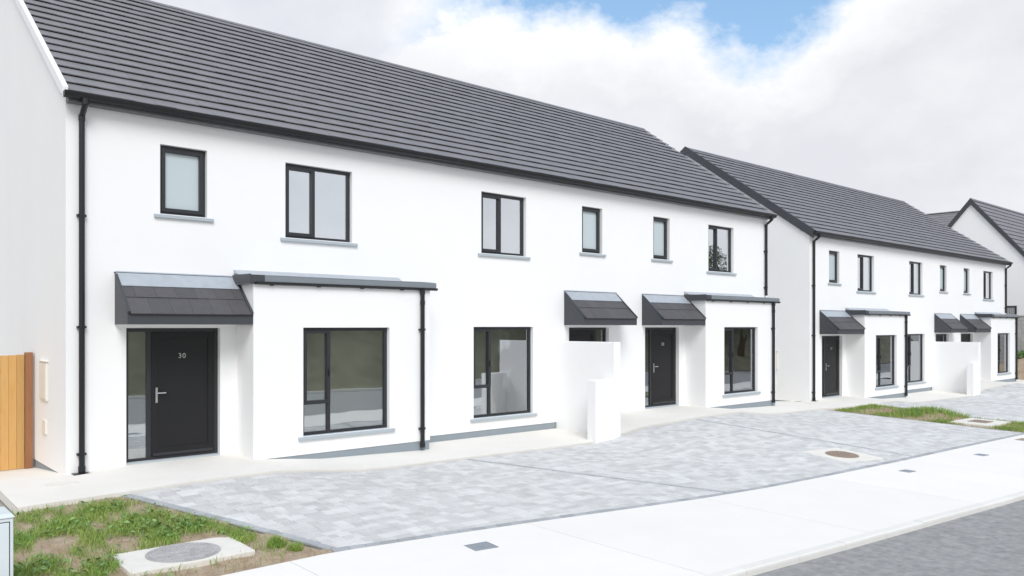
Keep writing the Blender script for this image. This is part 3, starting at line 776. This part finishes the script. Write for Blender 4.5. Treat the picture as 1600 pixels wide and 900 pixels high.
def terrace(ox, oz, label, barge, nparts, numbers, meter=True):
    T = empty('terrace_house', (ox, 0, oz)); tag(T, label, 'house', 'white terraces along the street')
    LEN, DEP, YR = 19.26, 9.8, 4.9
    zsl = lambda y: 5.50 + PITCH * (min(y, 2 * YR - y) + .20)
    ups = [('single', 1.33, 2.07, 3.89, 4.99, None), ('double', 3.44, 4.77, 3.67, 4.99, 4.02), ('double', 7.885, 9.18, 3.67, 4.985, 8.47),
           ('single', 10.99, 11.71, 3.88, 4.985, None), ('single', 13.69, 14.38, 3.88, 4.985, None), ('double', 16.15, 17.41, 3.67, 4.98, 16.66)]
    gw = (7.675, 9.395, .165, 2.10)
    doors = [(.83, 2.285, False), (10.545, 11.95, True), (13.35, 14.79, False)]
    bays = [(2.573, 6.08, 3.45, 5.17), (15.08, 18.62, 15.95, 17.64)]
    holes = [(a, b, c, d) for _, a, b, c, d, _ in ups] + [gw] + [(a, b, -.099, 2.085) for a, b, _ in doors] + [(b[0] + .251, b[1] - .251, -.0985, 2.5) for b in bays]
    m = MB(); slab_holes(m, 0, LEN, -.10, 5.56, 0, .30, holes)
    zt = .075
    for a, b in ((0, .28), (LEN - .28, LEN)):
        pr = [(.30, -.10), (DEP - .30, -.10), (DEP - .30, zsl(DEP - .3) - zt), (YR, zsl(YR) - zt), (.30, zsl(.30) - zt)]
        m.xprism(pr, a, b)
    m.box(0, LEN, DEP - .30, DEP, -.10, 5.56)
    W = m.build('wall', 'render', T)
    MB().box(.014, LEN - .014, .014, DEP - .014, -.7, -.085).build('plinth', 'plinth', T)
    # upper windows and rooms
    for st, a, b, c, d, mu in ups:
        window(T, a, b, c, d, 0, st, mu)
        room(T, a - .55, b + .55, .3015, 3.2, 2.75, 5.18)
    window(T, *gw, 0, 'ground', 8.185, .82); room(T, 6.6, 10.2, .3015, 4.2, .02, 2.5)
    for bx in bays:
        bay(T, bx[0], bx[1], bx[2], bx[3], bx[2] + .525, 0, (-.205 if bx[0] < 10 else -.155))
        room(T, bx[0] + .15, bx[1] + .05 if bx[0] < 10 else bx[1] - .1, .3015, 4.4, .02, 2.5)
    for (a, b, mir), num in zip(doors, numbers):
        door(T, a, b, 2.085, num, mir); room(T, a - .03, b + .03, .3015, 3.5, .02, 2.4)
    canopy(T, .665, 2.565, True, False); canopy(T, 10.38, 12.235, True, True); canopy(T, 13.22, 15.072, True, False)
    # roof
    under = MB()
    under.prism([(-.03, -.20, 5.50), (-.03, YR, zsl(YR)), (-.03, YR, zsl(YR) - .05), (-.03, -.20, 5.45)], [(LEN + .03, -.20, 5.50), (LEN + .03, YR, zsl(YR)), (LEN + .03, YR, zsl(YR) - .05), (LEN + .03, -.20, 5.45)])
    under.prism([(-.03, DEP + .20, 5.50), (-.03, YR, zsl(YR) - .001), (-.03, YR, zsl(YR) - .05), (-.03, DEP + .20, 5.45)], [(LEN + .03, DEP + .20, 5.50), (LEN + .03, YR, zsl(YR) - .001), (LEN + .03, YR, zsl(YR) - .05), (LEN + .03, DEP + .20, 5.45)])
    RF = under.build('roof', 'underlay', T)
    roof_tiles(RF, .0, LEN + .06, -.225, 5.4825, YR, PITCH, .268, .30, nparts, oz, ox)
    roof_tiles(RF, .0, LEN + .06, -.225, 5.4825, YR, PITCH, .268, .60, 0, oz, ox, side=-1)
    nr = 43; rw = (LEN + .09) / nr
    for i in range(nr):
        a = -.045 + i * rw + .002; b = a + rw - .004; zr_ = zsl(YR) + .05 + random.uniform(-.002, .002)
        pr = [(YR - .13, zr_ - .085), (YR - .10, zr_ - .05), (YR - .03, zr_ - .006), (YR + .03, zr_ - .006), (YR + .10, zr_ - .05), (YR + .13, zr_ - .085),
              (YR + .11, zr_ - .10), (YR, zr_ - .03), (YR - .11, zr_ - .10)]
        MB().xprism(pr, a, b).build('ridge_tile', 'tile', RF)
    # verges
    for e, (a, b) in enumerate(((-.075, -.002), (LEN + .002, LEN + .075))):
        h = (.10 if barge == 'whiteboard' else .24) if e == 0 else .10; top = .07 if e == 0 else .0; bm_ = barge if e == 0 else 'fascia'; y0_ = -.17 if e == 0 else -.20
        if e == 1: b = LEN + .05
        for sgn in (1, -1):
            yy = lambda y: y if sgn > 0 else 2 * YR - y
            pr = [(yy(y0_), zsl(y0_) - h), (yy(YR - .0005), zsl(YR) - h), (yy(YR - .0005), zsl(YR) + top), (yy(y0_), zsl(y0_) + top)]
            o = MB().xprism(pr, a, b).build('bargeboard', bm_, T, bevel=.006)
    # eaves
    MB().box(0.002, LEN - .002, -.16, -.003, 5.386, 5.47).build('soffit', 'soffit', T)
    MB().box(-.004, LEN + .004, -.182, -.1615, 5.42, 5.50).build('fascia', 'anth', T)
    gutter(T, -.07, LEN + .06, -.1825, 5.507)
    downpipe(T, .20, 0, 5.40, -.075, -.245, (3.75, 2.1, .22))
    downpipe(T, 19.10, 0, 5.40, 2.95, -.245, (4.4, 3.3), shoe=False)
    MB().box(.07, .36, -.17, -.012, -.083, -.052).build('gully', 'dark', T)
    if meter:
        mb = MB().box(-.028, .001, 1.13, 1.62, .93, 1.55).build('meter_box', 'cream', T, bevel=.012)
        MB().box(-.036, -.027, 1.165, 1.585, .965, 1.515).build('meter_box_door', 'cream', mb, bevel=.004)
        MB().box(-.045, .001, 1.11, 1.64, 1.552, 1.565).build('meter_box_hood', 'cream', mb)
        MB().box(-.025, .001, 1.20, 1.46, .40, .625).build('meter_box', 'cream', T, bevel=.010)
    return T
terrace(0, 0, 'long white rendered terrace with dark tiled roof and white verge nearest the camera', 'whiteboard', 300, ('30', None, '28'))
terrace(DX, DZ, 'second white terrace down the street, dark bargeboard on its near gable', 'fascia', 0, ('27', None, None))

def screen_wall(ox, oz, label):
    T = empty('screen_wall', (ox + 10.2, -.9, oz)); tag(T, label, 'wall', 'stepped screen walls between the doors')
    m = MB(); m.box(-.08, .14, -.86, .898, -.8, 1.77); m.build('tall_wall', 'render', T, bevel=.008)
    m = MB(); m.box(-.66, -.0815, -.86, -.62, -.8, .97); m.build('low_return_wall', 'render', T, bevel=.008)
    return T
screen_wall(0, 0, 'stepped white screen wall in front of the middle door of the nearest terrace')
screen_wall(DX, DZ, 'stepped white screen wall in front of the second terrace down the street')

# third house, steep gable
def steep_house(x0, x1, yf, yr, z_eave, slope, base, label):
    T = empty('end_house', (x0, yr, base)); tag(T, label, 'house')
    hw = yr - yf; zr_ = z_eave + hw * slope
    pr = [(-hw, 0), (hw, 0), (hw, z_eave - base), (0, zr_ - base), (-hw, z_eave - base)]
    ww = MB().xprism(pr, 0, x1 - x0).build('wall', 'render', T)
    und = MB()
    for sg in (1, -1):
        q = lambda y, o: (sg * y, (zr_ - base) + slope * -abs(y) + o)
        und.xprism([q(-hw - .15, .02), q(-.0005, .02), q(-.0005, .07), q(-hw - .15, .07)], -.03, x1 - x0 + .03)
    RF = und.build('roof', 'underlay', T)
    e = hw + .17
    roof_tiles(RF, -.05, x1 - x0 + .05, -e, (zr_ - base) - slope * e + .07, 0, slope, .235, .30, 0, 0, 0)
    roof_tiles(RF, -.05, x1 - x0 + .05, -e, (zr_ - base) - slope * e + .07, 0, slope, .235, .60, 0, 0, 0, side=-1)
    for i in range(20): MB().xprism([(-.12, zr_ - base + .02), (0, zr_ - base + .15), (.12, zr_ - base + .02), (0, zr_ - base + .09)], -.05 + i * .6, .54 + i * .6).build('ridge_tile', 'tile', RF)
    for sg in (1, -1):
        q = lambda y, o: (sg * y, (zr_ - base) - slope * abs(y) + o)
        MB().xprism([q(-hw - .2, -.20), q(-.0005, -.20), q(-.0005, .13), q(-hw - .2, .13)], -.10, -.002).build('bargeboard', 'fascia', T)
    gutter(T, -.02, x1 - x0, -hw - .10, z_eave - base - .02)
    # dark framed window low on the gable
    fr = MB(); y0, y1, z0, z1 = 1.02 - yr, 2.1 - yr, 2.0 - base, 3.23 - base
    for a, b, c, d in ((y0, y0 + .09, z0, z1), (y1 - .09, y1, z0, z1), (y0 + .09, y1 - .09, z1 - .09, z1), (y0 + .09, y1 - .09, z0, z0 + .09)): fr.box(-.03, .02, a, b, c, d)
    f = fr.build('window', 'anth', T)
    for i in range(9): MB().box(-.015, -.004, y0 + .095 + i * .1, y0 + .18 + i * .1, z0 + .09, z1 - .09).build('blind_slat', 'louvre', f)
    return T
steep_house(46.3, 58.3, -.16, 3.30, 5.05, 1.20, -1.2, 'white house with steep gable at the end of the street')

# roof of a house standing behind, its ridge running away from the street
def rear_house():
    T = empty('rear_house', (56, 12, -1.0)); tag(T, 'grey tiled roof of a house showing behind the steep gable', 'house')
    MB().box(-3.2, 3.2, -6.5, 6.5, 0, 8.1).build('wall', 'render', T)
    und = MB(); zr_ = 10.93; e = 3.4; sl = .72
    und.prism([(0, -6.6, zr_), (-e, -6.6, zr_ - e * sl), (-e, -6.6, zr_ - e * sl - .1), (0, -6.6, zr_ - .1)], [(0, 6.6, zr_), (-e, 6.6, zr_ - e * sl), (-e, 6.6, zr_ - e * sl - .1), (0, 6.6, zr_ - .1)])
    und.prism([(.001, -6.6, zr_), (e, -6.6, zr_ - e * sl), (e, -6.6, zr_ - e * sl - .1), (.001, -6.6, zr_ - .1)], [(.001, 6.6, zr_), (e, 6.6, zr_ - e * sl), (e, 6.6, zr_ - e * sl - .1), (.001, 6.6, zr_ - .1)])
    und.prism([(-3.2, -6.4, 8.1), (3.2, -6.4, 8.1), (0, -6.4, 10.4)], [(-3.2, 6.4, 8.1), (3.2, 6.4, 8.1), (0, 6.4, 10.4)])
    RF = und.build('roof', 'underlay', T)
    rest = MB(); a_ = math.atan(sl); c, s = math.cos(a_), math.sin(a_)
    for k in range(13):
        xa = -e - .02 + k * .265; xb = min(xa + .3, .0); za = zr_ + xa * sl; zb = zr_ + xb * sl
        for j in range(44):
            y0 = -6.6 + j * .3 + .001; y1 = y0 + .298
            ring = [(xa - .04 * s, za + .04 * c), (xa - .024 * s, za + .024 * c), (xb - .002 * s, zb + .002 * c), (xb - .018 * s, zb + .018 * c)]
            rest.prism([(q[0], y0, q[1]) for q in ring], [(q[0], y1, q[1]) for q in ring])
    me = rest.mesh('roof_tiles'); me.materials.append(M['tile']); tag(link('roof_tiles', me, RF), kind='stuff')
    MB().prism([(-.13, -6.6, zr_ + .01), (0, -6.6, zr_ + .08), (.13, -6.6, zr_ + .01)], [(-.13, 6.6, zr_ + .01), (0, 6.6, zr_ + .08), (.13, 6.6, zr_ + .01)]).build('ridge_tile', 'tile', RF)
rear_house()

# block wall, soil bank and shrub at the end of the second terrace
def block_wall():
    T = empty('block_wall', (44.0, 0, -.9)); tag(T, 'bare grey concrete block wall beyond the last terrace', 'wall')
    MB().box(.012, .20, -3.5, 1.6, 0, 3.55).build('mortar_core', 'mortar', T)
    bl = MB().box(0, .012, .005, .435, .005, .21).mesh('block'); bl.materials.append(M['blockwork'])
    for r in range(16):
        for k in range(11):
            o = link('concrete_block', bl, T); o.location = (0, -3.4 + k * .445 + (.22 if r % 2 else 0), .02 + r * .22)
    MB().box(-.05, .25, -3.5, 1.6, 3.553, 3.62).build('coping', 'slabconc', T)
block_wall()
sb = MB(); nx_, ny_ = 14, 14
for i in range(nx_):
    for j in range(ny_):
        X = 41.9 + i * .16; Yy = -3.2 + j * .40
        u, v = (i / (nx_ - 1) - .55) * 2, (j / (ny_ - 1) - .5) * 2
        sb.v.append((X, Yy, S1(X, Yy) - .05 + 1.15 * max(0, 1 - (u - .25) ** 2 * .9) * max(0, 1 - v * v) + .05 * math.sin(i * 2.1 + j * 1.7)))
for i in range(nx_ - 1):
    for j in range(ny_ - 1): sb.f.append((i * ny_ + j, (i + 1) * ny_ + j, (i + 1) * ny_ + j + 1, i * ny_ + j + 1))
tag(sb.build('soil_bank', 'soil', smooth=True), kind='structure')
def shrub(cx, cy, z0, r, h, label, m='weed'):
    T = empty('shrub', (cx, cy, z0)); tag(T, label, 'shrub')
    s = MB()
    for k in range(5):
        a = k * 1.26; s.tube([(0, 0, 0), (math.cos(a) * r * .3, math.sin(a) * r * .3, h * .4), (math.cos(a) * r * .6, math.sin(a) * r * .6, h * .75)], [.02, .014, .006], 6)
    s.build('stem', 'bark', T)
    n = 900; d = rng.normal(0, 1, (n, 3)); d /= np.linalg.norm(d, axis=1)[:, None]; rr = rng.uniform(.35, 1.05, n) ** .6
    leaves('foliage', d[:, 0] * rr * r, d[:, 1] * rr * r, h * .55 + d[:, 2] * rr * h * .45, rng.uniform(.06, .14, n), m, .7, T)
shrub(43.55, -.02, .25, .42, .62, 'low green shrub growing on the soil bank by the block wall')
shrub(43.2, -1.3, .2, .38, .5, 'smaller green shrub at the front of the soil bank', 'grass')

# ------------------------------------------------------------------ fence, cabinet, covers
def fence():
    yf = 2.15; T = empty('timber_fence', (-.02, yf, -.25)); tag(T, 'honey coloured timber board fence meeting the left gable', 'fence')
    MB().box(-.115, -.005, -.06, .05, -.1, 1.93).build('post', 'woodpost', T, bevel=.006)
    MB().box(-1.98, -1.88, -.0, .10, -.1, 1.93).build('post', 'woodpost', T, bevel=.006)
    bw = .112
    x = -.12
    while x > -2.9:
        h = 1.89 + random.uniform(-.006, .006)
        MB().box(x - bw, x - .0025, -.012 + random.uniform(-.003, .003), .008, .01, h).build('board', 'wood', T, bevel=.003)
        x -= bw
    for z in (.3, .95, 1.6): MB().box(-2.9, -.12, .0085, .05, z, z + .08).build('rail', 'wood', T)
fence()
def cabinet():
    x1, y0 = -1.50, -4.97; z0 = S1(x1, y0) - .06; zt = .475
    T = empty('utility_cabinet', (x1, y0, z0)); tag(T, 'pale grey utility cabinet at the left edge of the grass', 'cabinet')
    h = zt - z0
    MB().box(-.72, 0, 0, .38, 0, h - .035).build('body', 'cabinet', T, bevel=.012)
    MB().prism([(-.735, -.015, h - .034), (.012, -.015, h - .034), (.012, .395, h - .034), (-.735, .395, h - .034)], [(-.71, .012, h), (-.012, .012, h), (-.012, .37, h), (-.71, .37, h)]).build('lid', 'cabinet', T, bevel=.006)
    MB().box(-.69, -.035, -.009, .002, .10, h - .075).build('door', 'cabinet', T, bevel=.004)
    for z in (.10, h - .075): MB().box(-.697, -.028, -.003, .001, z - .007, z + .007).build('door_seal', 'anth', T)
    MB().box(-.041, -.028, -.003, .001, .10, h - .075).build('door_seal', 'anth', T)
    MB().box(-.64, -.60, -.02, -.008, h * .5, h * .5 + .11).build('lock', 'steel', T)
cabinet()
def disc(m, r, z0, z1, n=40):
    m.prism([(r * math.cos(k * 2 * math.pi / n), r * math.sin(k * 2 * math.pi / n), z0) for k in range(n)], [(r * math.cos(k * 2 * math.pi / n), r * math.sin(k * 2 * math.pi / n), z1) for k in range(n)]); return m
def manhole(cx, cy, hx, hy, ang, r, label, cmat, raise_=.03, square=False, level=False):
    z = S1(cx, cy); T = empty('manhole', (cx, cy, z)); T.rotation_euler = (0, 0, ang); tag(T, label, 'manhole', 'manholes set in concrete surrounds')
    # tilt with the ground
    if not level: T.rotation_euler[0] = math.atan((S1(cx, cy + .3) - S1(cx, cy - .3)) / .6); T.rotation_euler[1] = 0 if level else -math.atan((S1(cx + .3, cy) - S1(cx - .3, cy)) / .6)
    MB().box(-hx, hx, -hy, hy, -.12, raise_).build('concrete_surround', 'slabconc', T, bevel=.014)
    m = MB()
    if square: m.box(-r, r, -r * .7, r * .7, raise_ + .001, raise_ + .010)
    else: disc(m, r, raise_ + .001, raise_ + .007)
    fr = m.build('cover_frame', cmat, T)
    m = MB()
    if square: m.box(-r * .92, r * .92, -r * .63, r * .63, raise_ + .0105, raise_ + .015)
    else: disc(m, r * .92, raise_ + .0075, raise_ + .013)
    cv_ = m.build('cover', cmat, T)
    studs = MB()
    for i in range(-9, 10):
        for j in range(-9, 10):
            px, py = i * r * .095, j * r * .095
            ok = (abs(py) < r * .55 and abs(px) < r * .85) if square else math.hypot(px, py) < r * .85
            if ok and (i + j) % 2 == 0: studs.box(px - .011, px + .011, py - .011, py + .011, raise_ + .012, raise_ + .019)
    tag(studs.build('studs', cmat, cv_), kind='stuff')
manhole(MH1[0], MH1[1], .62, .40, MH1[3], .37, 'round iron manhole in a concrete slab on the left grass', 'iron', .012, level=True)
manhole(MH2[0], MH2[1], .535, .535, MH2[3], .31, 'round rusty manhole in a square concrete surround in the driveway', 'rust', .006)
manhole(20.75, -5.45, .85, .50, R(2), .33, 'rectangular cover in a concrete slab on the far grass strip', 'rust', .03, square=True)
def small_cover(cx, cy, wx, wy, ang, label, m='steelcover', nm='stopcock_cover', grp='small covers in the footpath'):
    z = S1(cx, cy); T = empty(nm, (cx, cy, z + .0015)); T.rotation_euler = (0, 0, ang); tag(T, label, 'cover', grp)
    fr = MB(); bar_frame(fr, -wx, wx, -wy, wy, .014, -.02, .004)
    fr.v = [(a, c, b) for a, b, c in fr.v]; fr.build('frame', m, T)
    MB().box(-wx + .016, wx - .016, -wy + .016, wy - .016, -.02, .0025).build('lid', m, T)
    MB().box(-wx * .3, wx * .3, -.006, .006, .0026, .005).build('keyhole_bar', m, T)
small_cover(2.79, -6.19, .15, .13, R(-8), 'small square grey cover in the white footpath nearest the camera')
small_cover(11.72, -7.19, .12, .10, R(-5), 'small dark cover in the footpath below the driveway manhole')
small_cover(14.85, -7.37, .12, .10, R(-5), 'small dark cover in the footpath further along the kerb')
small_cover(18.1, -7.25, .22, .16, R(-5), 'dark cover in the footpath at the right edge, before the second terrace', 'rust')
small_cover(-.18, -.62, .20, .13, R(0), 'pale recessed drain lid in the path by the left gable', 'slabconc', 'drain_lid', 'drain lids in the house path')
small_cover(20.4, -.7, .30, .16, R(0), 'pale drain lid in the path between the two terraces', 'slabconc', 'drain_lid', 'drain lids in the house path')

# ------------------------------------------------------------------ hedge and trees across the road (mirrored in the glass)
def hedge(x0, x1, label):
    yb = float(ip(YK_T, (x0 + x1) / 2)) - 14.3; T = empty('hedge', ((x0 + x1) / 2, yb, zbank((x0 + x1) / 2, yb))); tag(T, label, 'hedge', 'hedges on the bank across the road')
    Lh = (x1 - x0) / 2
    core = MB(); core.box(-Lh, Lh, -.45, .45, -.4, .9); core.build('branches', 'leaf', T)
    n = int((x1 - x0) * 420)
    x = rng.uniform(-Lh, Lh, n); a = rng.uniform(0, np.pi, n); rr = rng.uniform(.8, 1.12, n) * (1 + .16 * np.sin(x * 2.1) + .1 * np.sin(x * 5.3))
    leaves('foliage', x, np.cos(a) * rr * .95, np.sin(a) * rr * 1.2 - .2, rng.uniform(.09, .22, n), 'leaf', .9, T, .7)
for i in range(5): hedge(-14 + i * 14.0, -14 + (i + 1) * 14.0 - .05, ['hedge behind the camera opposite the left gable', 'hedge across the road opposite the first terrace', 'hedge across the road opposite the gap', 'hedge across the road opposite the second terrace', 'hedge across the road at the end of the street'][i])
def tree(cx, cy, h, r, label):
    z0 = zbank(cx, cy) - .1; T = empty('tree', (cx, cy, z0)); tag(T, label, 'tree', 'trees across the road')
    t = MB(); t.tube([(0, 0, 0), (.05, .03, h * .25), (-.05, .05, h * .55), (.04, 0, h * .85)], [.20, .15, .10, .03], 9)
    cl = []
    for k in range(16):
        a = rng.uniform(0, 6.28); zz = h * rng.uniform(.35, .95); rad = r * rng.uniform(.25, .9) * (1.15 - abs(zz / h - .6))
        p = (math.cos(a) * rad, math.sin(a) * rad, zz); cl.append(p)
        t.tube([(0, 0, zz * .7), (p[0] * .5, p[1] * .5, zz * .88), p], [.06, .035, .012], 6)
    t.build('trunk', 'bark', T)
    n = 1100; X = []
    for p in cl:
        d = rng.normal(0, 1, (n, 3)); d /= np.linalg.norm(d, axis=1)[:, None]; rr = rng.uniform(.2, 1, n)[:, None] ** .5 * r * .42
        X.append(np.array(p) + d * rr * np.array([1, 1, .8]))
    X = np.concatenate(X)
    leaves('crown', X[:, 0], X[:, 1], X[:, 2], rng.uniform(.07, .16, len(X)), 'leaf2', .9, T, .65)
tree(43.5, -19.5, 9.2, 3.0, 'tall leafy tree mirrored in the upper windows')
tree(49.5, -21.0, 8.4, 2.8, 'leafy tree standing second in the row across the road')
tree(56.0, -20.5, 9.4, 3.0, 'leafy tree standing third in the row across the road')
tree(64.0, -21.5, 9.0, 3.0, 'leafy tree at the far end of the row across the road')
